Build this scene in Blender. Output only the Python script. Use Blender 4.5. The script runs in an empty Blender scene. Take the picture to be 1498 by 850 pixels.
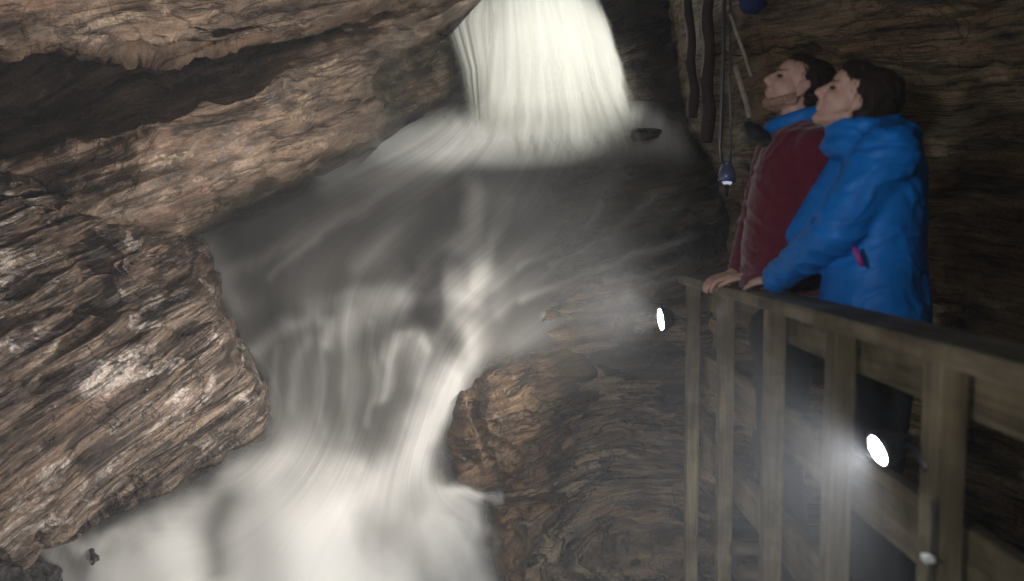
import bpy, bmesh, math, random
import numpy as np
from mathutils import Vector, Matrix

random.seed(7)
rng = np.random.default_rng(7)
sc = bpy.context.scene
COL = sc.collection

# ------------------------------------------------------------------ camera
FPX, CX, CY = 1176.0, 749.0, 425.0
PITCH = math.radians(4.1)
CAM = np.array([0.0, 0.0, 1.26])
FWD = np.array([0, math.cos(PITCH), -math.sin(PITCH)])
UPV = np.array([0, math.sin(PITCH), math.cos(PITCH)])
RGT = np.array([1.0, 0, 0])

def P(u, v, d):
    """point at distance d (along the viewing axis) in direction of picture point u, v"""
    u = np.asarray(u, float); v = np.asarray(v, float); d = np.asarray(d, float)
    r = FWD + ((u - CX) / FPX)[..., None] * RGT + ((CY - v) / FPX)[..., None] * UPV
    return CAM + r * d[..., None]

def V(u, v, d):
    return Vector(P(u, v, d).tolist())

cam = bpy.data.objects.new('camera', bpy.data.cameras.new('camera'))
COL.objects.link(cam)
cam.location = CAM.tolist()
cam.rotation_euler = (math.radians(90) - PITCH, 0, 0)
cam.data.sensor_width = 36
cam.data.lens = 36 * FPX / 1498
cam.data.clip_start = 0.05
cam.data.clip_end = 200
cam.data.dof.use_dof = True; cam.data.dof.focus_distance = 5.2; cam.data.dof.aperture_fstop = 2.0
sc.camera = cam

# ------------------------------------------------------------------ numpy noise
def _h(i, j, k, seed):
    n = (i * 374761393 + j * 668265263 + k * 1274126177 + seed * 974711) & 0xffffffff
    n = ((n ^ (n >> 13)) * 1274126177) & 0xffffffff
    n = ((n ^ (n >> 16)) * 668265263) & 0xffffffff
    n = n ^ (n >> 15)
    return (n & 0xffffff) / float(0x7fffff) - 1.0

def noise3(p, seed=0):
    p = np.asarray(p, float)
    f = np.floor(p).astype(np.int64)
    t = p - f
    t = t * t * t * (t * (t * 6 - 15) + 10)
    x, y, z = f[..., 0], f[..., 1], f[..., 2]
    a, b, c = t[..., 0], t[..., 1], t[..., 2]
    def L(q, w, s): return q + (w - q) * s
    r = []
    for dz in (0, 1):
        q0 = L(_h(x, y, z + dz, seed), _h(x + 1, y, z + dz, seed), a)
        q1 = L(_h(x, y + 1, z + dz, seed), _h(x + 1, y + 1, z + dz, seed), a)
        r.append(L(q0, q1, b))
    return L(r[0], r[1], c)

def fbm(p, octv=4, seed=0, gain=0.5, lac=2.03):
    s = 0; a = 1.0; q = np.asarray(p, float)
    for o in range(octv):
        s = s + a * noise3(q, seed + o * 17)
        q = q * lac + 3.7; a *= gain
    return s

def frame_from_normal(n):
    n = np.array(n, float); n /= np.linalg.norm(n)
    a = np.cross(n, [0.13, 0.97, 0.2]); a /= np.linalg.norm(a)
    b = np.cross(n, a)
    return n, a, b

def strata_disp(p, n, levels, warp=0.10, seed=0):
    """ledge relief of layered rock: each bed juts out by its own amount that varies along it"""
    n, a, b = frame_from_normal(n)
    t = p @ n + warp * fbm(p * 0.9, 3, seed + 91)
    A = p @ a; B = p @ b
    out = np.zeros(len(p))
    for k, (freq, amp, lat) in enumerate(levels):
        x = t * freq + 0.25 * fbm(p * lat * 0.7, 2, seed + 5 * k)
        c = np.floor(x); fr = x - c
        def lay(ci):
            q = np.stack([A * lat, B * lat, ci * 7.317 + 0.5], -1)
            v = noise3(q, seed + k) + 0.5 * noise3(q * np.array([2.7, 2.7, 1]), seed + k + 40)
            return v
        h0, h1 = lay(c), lay(c + 1)
        s = np.clip((fr - 0.84) / 0.16, 0, 1); s = s * s * (3 - 2 * s)
        out += amp * (h0 + (h1 - h0) * s)
    return out

def tps(ctrl, vals=None):
    c = np.array(ctrl, float)
    X = c[:, :2] / 500.0
    y = c[:, 2] if vals is None else np.array(vals, float)
    def U(r2): return 0.5 * r2 * np.log(r2 + 1e-9)
    n = len(X)
    K = U(((X[:, None] - X[None]) ** 2).sum(-1)) + np.eye(n) * 2e-3
    Pm = np.hstack([np.ones((n, 1)), X])
    A = np.block([[K, Pm], [Pm.T, np.zeros((3, 3))]])
    w = np.linalg.solve(A, np.concatenate([y, np.zeros(3)]))
    def f(u, v):
        q = np.stack([np.ravel(u), np.ravel(v)], -1) / 500.0
        r = np.zeros(len(q))
        for i in range(n):
            r += w[i] * U(((q - X[i]) ** 2).sum(-1))
        r += w[n] + q @ w[n + 1:]
        return r.reshape(np.shape(u))
    return f

def seg_dist(u, v, a, b):
    ax, ay = a; bx, by = b
    dx, dy = bx - ax, by - ay
    t = np.clip(((u - ax) * dx + (v - ay) * dy) / (dx * dx + dy * dy + 1e-9), 0, 1)
    return np.hypot(u - ax - t * dx, v - ay - t * dy), t

def poly_sd(u, v, poly):
    d = np.full(u.shape, 1e9); ins = np.zeros(u.shape, bool)
    m = len(poly)
    for i in range(m):
        a, b = poly[i], poly[(i + 1) % m]
        d = np.minimum(d, seg_dist(u, v, a, b)[0])
        cond = ((a[1] > v) != (b[1] > v))
        xi = (b[0] - a[0]) * (v - a[1]) / ((b[1] - a[1]) if abs(b[1] - a[1]) > 1e-9 else 1e-9) + a[0]
        ins ^= cond & (u < xi)
    return np.where(ins, d, -d)

def line_dist(u, v, pts):
    d = np.full(u.shape, 1e9)
    for a, b in zip(pts[:-1], pts[1:]):
        d = np.minimum(d, seg_dist(u, v, a, b)[0])
    return d

def sstep(a, b, x):
    t = np.clip((x - a) / (b - a), 0, 1)
    return t * t * (3 - 2 * t)

# ------------------------------------------------------------------ object helpers
def tag(o, label=None, cat=None, group=None, kind=None):
    if label: o['label'] = label
    if cat: o['category'] = cat
    if group: o['group'] = group
    if kind: o['kind'] = kind
    return o

def link(name, me, mat=None, parent=None, smooth=True):
    o = bpy.data.objects.new(name, me); COL.objects.link(o)
    if mat is not None: me.materials.append(mat)
    if smooth:
        me.polygons.foreach_set('use_smooth', np.ones(len(me.polygons), bool))
    if parent is not None: o.parent = parent
    return o

def empty(name, loc, label, cat, group=None, rot=(0, 0, 0)):
    o = bpy.data.objects.new(name, None); COL.objects.link(o)
    o.location = loc; o.rotation_euler = rot; o.empty_display_size = 0.2
    bpy.context.view_layer.update()
    return tag(o, label, cat, group)

def recentre(o):
    me = o.data
    n = len(me.vertices)
    co = np.empty(n * 3); me.vertices.foreach_get('co', co); co = co.reshape(-1, 3)
    c = np.array([co[:, 0].mean(), co[:, 1].mean(), co[:, 2].min()])
    me.vertices.foreach_set('co', (co - c).ravel()); me.update()
    o.location = c.tolist()

def grid_mesh(name, pts, keep, attrs=None, uv=None):
    """pts (H,W,3) -> mesh of the kept vertices"""
    H, W = keep.shape
    idx = -np.ones((H, W), int)
    idx[keep] = np.arange(keep.sum())
    q = np.stack([idx[:-1, :-1], idx[1:, :-1], idx[1:, 1:], idx[:-1, 1:]], -1).reshape(-1, 4)
    q = q[(q >= 0).all(1)]
    me = bpy.data.meshes.new(name)
    me.from_pydata(pts[keep].tolist(), [], q.tolist())
    for k, a in (attrs or {}).items():
        at = me.attributes.new(k, 'FLOAT', 'POINT')
        at.data.foreach_set('value', a[keep].astype(np.float32))
    if uv is not None:
        layer = me.uv_layers.new(name='flow')
        li = np.empty(len(me.loops), np.int32); me.loops.foreach_get('vertex_index', li)
        uvs = np.stack([uv[0][keep][li], uv[1][keep][li]], -1).astype(np.float32)
        layer.data.foreach_set('uv', uvs.ravel())
    me.update()
    return me

def relief(name, box, step, depth, poly=None, edge_w=70, edge_d=0.8, normal=None, levels=(),
           rough=(), mat=None, extra=None, seed=0, warp=0.1, cull=None, edge_noise=10, zone=None):
    u0, u1, v0, v1 = box
    uu, vv = np.meshgrid(np.arange(u0, u1 + step, step), np.arange(v0, v1 + step, step))
    uu = uu.astype(float); vv = vv.astype(float)
    d = depth(uu, vv)
    keep = np.ones(uu.shape, bool)
    if poly is not None:
        jit = edge_noise * fbm(np.stack([uu / 40, vv / 40, uu * 0 + seed], -1), 3, seed)
        sd = poly_sd(uu, vv, poly) + jit
        e = np.clip(sd / edge_w, 0, 1)
        d = d + edge_d * (1 - np.sqrt(1 - (1 - e) ** 2))
        d = d + np.clip(-sd, 0, None) * 0.03
        keep &= sd > -(cull if cull else 45)
    if extra is not None: d = d + extra(uu, vv)
    base = P(uu, vv, d)
    gy, gx = np.gradient(base, axis=(0, 1))
    n = np.cross(gy, gx); n /= np.linalg.norm(n, axis=-1, keepdims=True) + 1e-12
    tocam = CAM - base
    flip = ((n * tocam).sum(-1) < 0)
    n[flip] *= -1
    tc = tocam / np.linalg.norm(tocam, axis=-1, keepdims=True)
    n = n * 0.6 + tc * 0.4; n /= np.linalg.norm(n, axis=-1, keepdims=True)
    p = base.reshape(-1, 3)
    h = np.zeros(len(p))
    if normal is not None: h += strata_disp(p, normal, levels, warp, seed)
    for f, a in rough: h += a * fbm(p * f, 4, seed + 33)
    h = h.reshape(uu.shape)
    if poly is not None: h = h * (0.3 + 0.7 * sstep(-6, 26, sd))
    pts = base + n * h[..., None]
    me = grid_mesh(name, pts, keep, {'wet_dark_zone': zone(uu, vv)} if zone else None)
    o = link(name, me, mat)
    recentre(o)
    return o

def box_bm(bm, c, s, rot=None, bev=0.0):
    r = bmesh.ops.create_cube(bm, size=1.0)
    vs = r['verts']
    bmesh.ops.scale(bm, vec=s, verts=vs)
    if bev > 0:
        es = list({e for v in vs for e in v.link_edges})
        rb = bmesh.ops.bevel(bm, geom=es, offset=bev, segments=2, profile=0.6, affect='EDGES')
        vs = list({v for f in rb['faces'] for v in f.verts} | {v for v in vs if v.is_valid})
    m = Matrix.Translation(c)
    if rot is not None: m = m @ rot.to_4x4()
    bmesh.ops.transform(bm, matrix=m, verts=vs)
    return vs

def tube_bm(bm, pts, rads, seg=12, cap=True):
    pts = [Vector(p) for p in pts]
    rings = []
    ref = None
    for i, p in enumerate(pts):
        t = (pts[min(i + 1, len(pts) - 1)] - pts[max(i - 1, 0)]).normalized()
        if ref is None:
            ref = t.orthogonal().normalized()
        ref = (ref - t * ref.dot(t)).normalized()
        b = t.cross(ref)
        r = rads[i] if hasattr(rads, '__len__') else rads
        rings.append([bm.verts.new(p + (ref * math.cos(2 * math.pi * k / seg) + b * math.sin(2 * math.pi * k / seg)) * r) for k in range(seg)])
    for a, b in zip(rings[:-1], rings[1:]):
        for k in range(seg):
            bm.faces.new((a[k], a[(k + 1) % seg], b[(k + 1) % seg], b[k]))
    if cap:
        bm.faces.new(rings[0][::-1]); bm.faces.new(rings[-1])

def bm_obj(name, bm, mat, parent=None, smooth=False):
    bmesh.ops.recalc_face_normals(bm, faces=bm.faces)
    me = bpy.data.meshes.new(name); bm.to_mesh(me); bm.free()
    o = link(name, me, mat, parent, smooth)
    if parent is not None:
        o.matrix_parent_inverse = parent.matrix_world.inverted()
    return o

# ------------------------------------------------------------------ materials
class NT:
    def __init__(self, name):
        self.m = bpy.data.materials.new(name); self.m.use_nodes = True
        self.t = self.m.node_tree; self.t.nodes.clear()
        self.out = self.n('ShaderNodeOutputMaterial')
    def n(self, ty, **kw):
        x = self.t.nodes.new(ty)
        for k, v in kw.items():
            if k.startswith('i_'):
                key = k[2:]
                x.inputs[int(key) if key.isdigit() else key.replace('_', ' ')].default_value = v
            else: setattr(x, k, v)
        return x
    def l(self, a, b): self.t.links.new(a, b)
    def ramp(self, fac, stops, interp='LINEAR'):
        r = self.n('ShaderNodeValToRGB'); r.color_ramp.interpolation = interp
        el = r.color_ramp.elements
        while len(el) < len(stops): el.new(0.5)
        for e, (p, c) in zip(el, stops):
            e.position = p
            e.color = (*c, 1) if hasattr(c, '__len__') else (c, c, c, 1)
        self.l(fac, r.inputs[0]); return r.outputs[0]
    def mix(self, fac, a, b, blend='MIX'):
        m = self.n('ShaderNodeMix', data_type='RGBA', blend_type=blend)
        self.set(m.inputs[0], fac); self.set(m.inputs[6], a); self.set(m.inputs[7], b)
        return m.outputs[2]
    def math(self, op, a, b=0.0, c=0.0, clamp=False):
        m = self.n('ShaderNodeMath', operation=op, use_clamp=clamp)
        for i, x in enumerate((a, b, c)): self.set(m.inputs[i], x)
        return m.outputs[0]
    def set(self, sock, val):
        if isinstance(val, bpy.types.NodeSocket): self.l(val, sock)
        elif hasattr(val, '__len__'): sock.default_value = (*val, 1) if len(val) == 3 else val
        else: sock.default_value = val
    def noise(self, vec, scale, detail=6, rough=0.55, dist=0.0):
        x = self.n('ShaderNodeTexNoise', i_Scale=scale, i_Detail=detail, i_Roughness=rough, i_Distortion=dist)
        self.l(vec, x.inputs['Vector']); return x.outputs[0]

def rock_material(name, dark, mid, light, pale, normal, pale_amt=0.62, wet=0.45, bump=0.9, stretch=7.0, sc_=1.0, crack=0.8, tint=None, wander=0.3, lam_lo=0.28, grain=0.6):
    N = NT(name)
    co = N.n('ShaderNodeTexCoord').outputs['Object']
    nv = Vector(normal).normalized()
    rot = nv.rotation_difference(Vector((0, 0, 1))).to_euler()
    mp = N.n('ShaderNodeMapping'); mp.vector_type = 'POINT'
    mp.inputs['Rotation'].default_value = rot
    N.l(co, mp.inputs[0])
    # gentle warp so that beds wander
    wn = N.n('ShaderNodeTexNoise', i_Scale=1.3 * sc_, i_Detail=4.0); N.l(mp.outputs[0], wn.inputs['Vector'])
    wv = N.n('ShaderNodeVectorMath', operation='MULTIPLY_ADD'); N.l(wn.outputs[1], wv.inputs[0])
    wv.inputs[1].default_value = (wander, wander, wander * 0.5); N.l(mp.outputs[0], wv.inputs[2])
    def st(k):
        s = N.n('ShaderNodeVectorMath', operation='MULTIPLY'); N.l(wv.outputs[0], s.inputs[0])
        s.inputs[1].default_value = (1, 1, k); return s.outputs[0]
    big = N.noise(st(2.0), 1.6 * sc_, 5, 0.55)
    med = N.noise(st(stretch), 3.0 * sc_, 10, 0.62, 0.4)
    lam = N.noise(st(stretch * 2.6), 4.0 * sc_, 8, 0.6)
    fin = N.noise(co, 55 * sc_, 6, 0.65)
    col = N.ramp(med, [(0.30, dark), (0.46, mid), (0.60, light), (0.75, mid)])
    lamc = N.ramp(lam, [(0.34, lam_lo), (0.50, 1.0), (0.72, 1.25)])
    col = N.mix(0.85, col, lamc, 'MULTIPLY')
    col = N.mix(N.ramp(big, [(0.42, 0.0), (0.62, 0.8)]), col, N.mix(1.0, col, tint or (0.75, 0.62, 0.55), 'MULTIPLY'))
    pn = N.noise(st(3.0), 3.4 * sc_, 8, 0.7, 0.6)
    pf = N.ramp(pn, [(pale_amt, 0.0), (pale_amt + 0.09, 0.85)])
    pf = N.math('MULTIPLY', pf, N.ramp(fin, [(0.35, 0.3), (0.6, 1.0)]))
    col = N.mix(pf, col, pale)
    ck = N.noise(st(stretch * 1.2), 1.5 * sc_, 7, 0.55, 0.25)
    ck = N.math('ABSOLUTE', N.math('SUBTRACT', ck, 0.5))
    cr = N.ramp(ck, [(0.0, 0.0), (0.006, 0.35), (0.022, 1.0)])
    cj = N.noise(st(1.2), 2.2 * sc_, 6, 0.6, 0.8)
    cj = N.math('ABSOLUTE', N.math('SUBTRACT', cj, 0.5))
    cr = N.math('MULTIPLY', cr, N.ramp(cj, [(0.0, 0.25), (0.010, 1.0)]))
    cr2 = N.math('MULTIPLY_ADD', cr, crack, 1 - crack)
    col = N.mix(1.0, col, cr2, 'MULTIPLY')
    col = N.mix(0.5, col, N.ramp(fin, [(0.3, 0.55), (0.7, 1.4)]), 'MULTIPLY')
    gr = N.noise(co, 140 * sc_, 3, 0.7)
    col = N.mix(grain, col, N.ramp(gr, [(0.32, 0.45), (0.66, 1.5)]), 'MULTIPLY')
    wz = N.n('ShaderNodeAttribute', attribute_name='wet_dark_zone').outputs['Fac']
    col = N.mix(wz, col, N.mix(1.0, col, (0.36, 0.40, 0.38), 'MULTIPLY'))
    b = N.n('ShaderNodeBsdfPrincipled')
    N.l(col, b.inputs['Base Color'])
    rg = N.ramp(big, [(0.35, wet * 0.55), (0.65, min(0.9, wet + 0.25))])
    rg = N.mix(wz, rg, (0.16, 0.16, 0.16))
    N.l(rg, b.inputs['Roughness'])
    b.inputs['Specular IOR Level'].default_value = 0.5
    h = N.math('MULTIPLY_ADD', lam, 0.7, N.math('MULTIPLY', med, 0.9))
    h = N.math('ADD', h, N.math('MULTIPLY', fin, 0.16))
    h = N.math('ADD', h, N.math('MULTIPLY', cr, 0.35 * crack))
    bp = N.n('ShaderNodeBump', i_Strength=bump, i_Distance=0.06)
    N.l(h, bp.inputs['Height']); N.l(bp.outputs[0], b.inputs['Normal'])
    N.l(b.outputs[0], N.out.inputs[0])
    return N.m

def water_material(name, tint, qs, ss, lo=0.5, hi=1.35, clear=(0.10, 0.097, 0.094)):
    """silky falling water: foam density comes from the surface's own foam attribute, broken up along the flow"""
    N = NT(name)
    uv = N.n('ShaderNodeUVMap', uv_map='flow').outputs[0]
    def sc2(a, b):
        s = N.n('ShaderNodeVectorMath', operation='MULTIPLY'); N.l(uv, s.inputs[0])
        s.inputs[1].default_value = (a, b, 1); return s.outputs[0]
    n1 = N.noise(sc2(qs, ss), 1.0, 5, 0.6, 0.2)
    n2 = N.noise(sc2(qs * 0.22, ss * 0.7), 1.0, 3, 0.5, 0.3)
    k = N.math('ADD', N.math('MULTIPLY', n1, 0.55), N.math('MULTIPLY', n2, 0.45))
    k = N.ramp(k, [(0.32, lo / 1.5), (0.68, hi / 1.5)])
    k = N.mix(N.n('ShaderNodeAttribute', attribute_name='still').outputs['Fac'], k, (0.67, 0.67, 0.67))
    foam = N.n('ShaderNodeAttribute', attribute_name='foam').outputs['Fac']
    cover = N.n('ShaderNodeAttribute', attribute_name='cover').outputs['Fac']
    f = N.math('MULTIPLY', foam, N.math('MULTIPLY', k, 1.5), clamp=True)
    f = N.math('MAXIMUM', f, N.math('MULTIPLY_ADD', foam, 1.4, -0.55), clamp=True)
    col = N.mix(f, clear, tint)
    dens = N.math('MULTIPLY', cover, N.math('MULTIPLY_ADD', k, 0.9, 0.4), clamp=True)
    dens = N.math('MAXIMUM', dens, f, clamp=True)
    tr = N.n('ShaderNodeBsdfTransparent')
    df = N.n('ShaderNodeBsdfDiffuse'); N.l(col, df.inputs[0])
    tl = N.n('ShaderNodeBsdfTranslucent'); N.l(col, tl.inputs[0])
    m1 = N.n('ShaderNodeMixShader'); m1.inputs[0].default_value = 0.25
    N.l(df.outputs[0], m1.inputs[1]); N.l(tl.outputs[0], m1.inputs[2])
    m2 = N.n('ShaderNodeMixShader')
    N.l(dens, m2.inputs[0]); N.l(tr.outputs[0], m2.inputs[1]); N.l(m1.outputs[0], m2.inputs[2])
    N.l(m2.outputs[0], N.out.inputs[0])
    return N.m

def wood_material(name, a, b, c):
    N = NT(name)
    co = N.n('ShaderNodeTexCoord').outputs['Object']
    at = N.n('ShaderNodeAttribute', attribute_name='grain_dir', attribute_type='OBJECT')
    s = N.n('ShaderNodeVectorMath', operation='MULTIPLY'); N.l(co, s.inputs[0]); N.l(at.outputs['Vector'], s.inputs[1])
    g = N.noise(s.outputs[0], 1.0, 8, 0.65, 0.6)
    st = N.noise(co, 4.0, 6, 0.6)
    col = N.ramp(g, [(0.3, a), (0.5, b), (0.7, c)])
    col = N.mix(N.ramp(st, [(0.42, 0.0), (0.60, 0.9)]), col, N.mix(1.0, col, (0.42, 0.40, 0.30), 'MULTIPLY'))
    bs = N.n('ShaderNodeBsdfPrincipled'); N.l(col, bs.inputs['Base Color'])
    N.l(N.ramp(st, [(0.35, 0.5), (0.65, 0.8)]), bs.inputs['Roughness'])
    bp = N.n('ShaderNodeBump', i_Strength=0.5, i_Distance=0.006); N.l(g, bp.inputs['Height']); N.l(bp.outputs[0], bs.inputs['Normal'])
    N.l(bs.outputs[0], N.out.inputs[0])
    return N.m

def plain(name, colr, rough=0.6, metal=0.0, nscale=30, amt=0.3, bump=0.2, spec=0.5, sss=0.0, sheen=0.0):
    N = NT(name)
    co = N.n('ShaderNodeTexCoord').outputs['Object']
    n = N.noise(co, nscale, 5, 0.6)
    lo = tuple(x * (1 - amt) for x in colr); hi = tuple(min(1, x * (1 + amt)) for x in colr)
    c = N.ramp(n, [(0.3, lo), (0.7, hi)])
    b = N.n('ShaderNodeBsdfPrincipled'); N.l(c, b.inputs['Base Color'])
    b.inputs['Roughness'].default_value = rough; b.inputs['Metallic'].default_value = metal
    b.inputs['Specular IOR Level'].default_value = spec
    if sss: b.inputs['Subsurface Weight'].default_value = sss; b.inputs['Subsurface Radius'].default_value = (0.01, 0.004, 0.002); b.inputs['Subsurface Scale'].default_value = 0.6
    if sheen: b.inputs['Sheen Weight'].default_value = sheen
    bp = N.n('ShaderNodeBump', i_Strength=bump, i_Distance=0.004); N.l(n, bp.inputs['Height']); N.l(bp.outputs[0], b.inputs['Normal'])
    N.l(b.outputs[0], N.out.inputs[0])
    return N.m

def emitter(name, colr, strength):
    N = NT(name)
    e = N.n('ShaderNodeEmission'); e.inputs[0].default_value = (*colr, 1); e.inputs[1].default_value = strength
    N.l(e.outputs[0], N.out.inputs[0]); return N.m

S_LEFT = (-0.42, -0.10, 0.90)     # normal of the beds on the left (dipping towards the left)
S_BLD = (-0.46, -0.18, 0.87)
S_RIGHT = (0.06, -0.10, 1.0)
S_BED = (-0.36, -0.3, 0.9)
S_LEDGE = (-0.26, -0.22, 0.94)

M_wall = rock_material('brown_layered_limestone', (0.035, 0.026, 0.021), (0.15, 0.108, 0.08), (0.30, 0.22, 0.16), (0.50, 0.38, 0.27), S_LEFT, 0.56, 0.5, 0.55, 5.0, 0.6, 0.7, wander=0.22, lam_lo=0.5, grain=0.75)
M_bld = rock_material('dark_fractured_schist', (0.010, 0.008, 0.008), (0.075, 0.055, 0.044), (0.26, 0.195, 0.145), (0.66, 0.58, 0.52), S_BLD, 0.54, 0.32, 1.0, 9.0, 0.75, 0.75, wander=0.14, lam_lo=0.32, grain=0.8)
M_right = rock_material('olive_brown_cave_rock', (0.022, 0.018, 0.014), (0.25, 0.195, 0.125), (0.38, 0.30, 0.195), (0.40, 0.34, 0.26), S_RIGHT, 0.64, 0.55, 0.8, 6.0, 0.8, 0.6)
M_bed = rock_material('wet_dark_bedrock', (0.010, 0.009, 0.009), (0.036, 0.032, 0.029), (0.085, 0.074, 0.064), (0.14, 0.12, 0.10), S_BED, 0.62, 0.22, 0.8, 6.0, 0.9, 0.6)
M_orange = rock_material('orange_stained_rock', (0.022, 0.016, 0.012), (0.085, 0.056, 0.033), (0.15, 0.095, 0.050), (0.19, 0.145, 0.10), S_LEDGE, 0.60, 0.35, 0.8, 4.5, 1.1, 0.8, lam_lo=0.45)
M_black = rock_material('black_wet_stone', (0.010, 0.010, 0.011), (0.035, 0.032, 0.034), (0.10, 0.09, 0.09), (0.5, 0.46, 0.44), S_BED, 0.60, 0.2, 1.0, 3.0, 2.5, 0.7)

# ------------------------------------------------------------------ the cave: bedrock, walls, floor
BED = [(560, -150, 8.3), (800, -150, 8.5), (1000, -150, 7.7), (560, 60, 8.2), (680, 60, 8.1), (800, 60, 8.3), (940, 60, 7.7), (1020, 60, 7.2),
       (700, 180, 7.7), (830, 185, 7.6), (960, 190, 7.0), (560, 235, 7.3), (460, 260, 7.0), (640, 235, 7.2), (300, 340, 6.4),
       (420, 330, 6.3), (540, 330, 6.35), (690, 270, 6.7), (800, 270, 6.6), (700, 380, 5.9), (860, 330, 6.1), (960, 270, 6.2), (1050, 330, 5.6),
       (330, 440, 5.85), (450, 440, 5.75), (580, 430, 5.7), (470, 480, 5.55), (590, 490, 5.5), (470, 660, 5.15), (560, 660, 5.1), (400, 600, 5.25),
       (660, 560, 5.25), (610, 700, 4.95), (780, 460, 5.4), (900, 420, 5.3), (960, 480, 4.9), (1040, 460, 4.8), (730, 620, 4.95), (900, 580, 5.0),
       (350, 700, 4.85), (500, 710, 4.75), (200, 740, 4.6), (400, 790, 4.35), (600, 780, 4.4), (100, 800, 4.25), (300, 880, 3.95), (600, 880, 3.95),
       (760, 760, 4.6), (900, 740, 4.6), (1000, 780, 4.3), (850, 880, 4.0), (1050, 900, 3.8), (50, 950, 3.5), (400, 1000, 3.5), (900, 1000, 3.5),
       (1200, 400, 5.2), (1200, 900, 3.7), (200, 500, 5.6), (0, 400, 6.0), (0, 700, 4.8), (0, 60, 8.0), (300, 100, 8.0)]
bed_d = tps(BED)

LUMPS = [((640, 243), (690, 262), 34, 0.10), ((690, 262), (696, 330), 26, 0.10), ((655, 392), (685, 395), 40, 0.30), ((650, 465), (680, 470), 34, 0.14), ((430, 380), (540, 330), 60, 0.10), ((745, 255), (840, 262), 40, 0.14), ((420, 478), (485, 474), 30, 0.07), ((510, 440), (575, 430), 30, 0.07),
         ((560, 500), (612, 494), 26, 0.08), ((660, 450), (680, 500), 34, 0.12), ((340, 740), (470, 715), 50, 0.06), ((640, 735), (690, 770), 50, 0.16), ((230, 800), (250, 850), 60, 0.08),
         ((420, 780), (430, 860), 75, 0.12), ((560, 250), (600, 243), 26, 0.08), ((700, 194), (930, 180), 24, 0.13), ((570, 800), (610, 870), 60, 0.10)]
def lumps(u, v):
    r = np.zeros(u.shape)
    for a, b, w, h in LUMPS:
        r += h * np.exp(-(seg_dist(u, v, a, b)[0] / w) ** 2)
    return r

def bed_extra(u, v):
    lm = lumps(u, v)
    return -0.8 * lm
o = relief('riverbed', (130, 1160, -220, 1010), 4.0, bed_d, normal=S_BED, levels=[(2.2, 0.035, 0.9), (6.0, 0.022, 1.6), (15, 0.012, 2.6)],
           rough=[(2.0, 0.02), (9, 0.008)], mat=M_bed, extra=bed_extra, seed=3, warp=0.2)
tag(o, 'dark wet stepped bedrock under the stream', 'riverbed', kind='structure')

# upper left wall: top ledge, deep recess below it, bulging lit wall, then the rough face beside the fall
wall_d = tps([(-250, -200, 3.4), (0, -200, 4.0), (300, -200, 5.2), (600, -200, 6.8), (-250, 100, 3.8), (0, 40, 4.3), (150, 60, 4.7), (300, 60, 5.2), (450, 40, 5.9), (600, 10, 6.6),
              (700, -20, 7.1), (0, 230, 4.9), (130, 230, 4.9), (220, 170, 4.9), (260, 290, 5.15), (420, 130, 5.6), (400, 240, 5.8), (560, 110, 6.5), (540, 190, 6.6), (650, 130, 7.4), (660, 60, 7.5),
              (150, 330, 4.8), (0, 420, 4.6), (-250, 400, 3.6), (280, 340, 5.6)])
def wall_extra(u, v):
    # recess: between the top ledge and the bulge
    top = np.interp(u, [-250, 0, 60, 180, 330, 460, 560, 660, 760], [40, 66, 62, 66, 76, 45, 5, -20, -60])
    bot = np.interp(u, [-250, 0, 130, 200, 260, 330, 420, 520, 600, 760], [240, 232, 205, 160, 145, 140, 95, 55, 20, -40])
    wob = 8 * fbm(np.stack([u / 60, v / 60, u * 0 + 2.2], -1), 3, 5)
    m = sstep(-3, 18, v + wob - top) * (1 - sstep(-45, 15, v + wob * 2 - bot))
    r = 1.1 * m * np.interp(u, [0, 250, 420, 560, 640], [1, 0.9, 0.62, 0.45, 0.2])
    # top ledge juts out
    r -= 0.22 * (1 - sstep(-10, 8, v + wob - top))
    # step back to the rough face beside the fall, below the block's edge
    s = (u - 556) * 0.62 + (v - 100)      # line from (556,100) to about (700,10)
    edge = sstep(-6, 10, s + wob * 0.6) * sstep(545, 562, u + wob * .5)
    r += 0.35 * edge
    # undercut near the water
    low = np.interp(u, [250, 330, 420, 520, 600, 700], [345, 300, 268, 222, 178, 160])
    r += 0.16 * sstep(-26, -6, v + wob - low)
    # mounds
    r -= 0.22 * np.exp(-(((u - 225) / 75) ** 2 + ((v - 178) / 36) ** 2))
    r -= 0.16 * np.exp(-(((u - 415) / 26) ** 2 + ((v - 110) / 24) ** 2))
    r -= 0.12 * np.exp(-(((u - 220) / 80) ** 2 + ((v - 290) / 36) ** 2))
    return r
def wall_zone(u, v):
    wob = 10 * fbm(np.stack([u / 30, v / 30, u * 0 + 7.7], -1), 3, 25)
    s = (u - 556) * 0.62 + (v - 100)
    a = sstep(-8, 8, s + wob) * sstep(548, 566, u + wob)
    low = np.interp(u, [250, 330, 420, 520, 600, 700], [335, 290, 258, 210, 160, 130])
    return np.clip(a + sstep(-6, 8, v + wob - low) * sstep(240, 330, u), 0, 1)
WALL_POLY = [(-400, 520), (60, 450), (262, 352), (330, 312), (420, 277), (520, 228), (600, 184), (668, 172), (672, 90), (655, 40), (700, 0), (735, -60), (760, -400), (-400, -400)]
o = relief('cave_wall', (-250, 760, -230, 430), 3.2, wall_d, poly=WALL_POLY, edge_w=18, edge_d=0.35, normal=S_LEFT,
           levels=[(1.8, 0.06, 0.6), (4.2, 0.05, 0.8), (10, 0.032, 1.2), (24, 0.014, 1.8)], rough=[(1.4, 0.05), (6, 0.012), (22, 0.004)], mat=M_wall, extra=wall_extra, zone=wall_zone, seed=11, edge_noise=5, cull=30)
tag(o, 'brown layered rock wall with deep dark recess left of the waterfall', 'cave wall', kind='structure')

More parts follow.
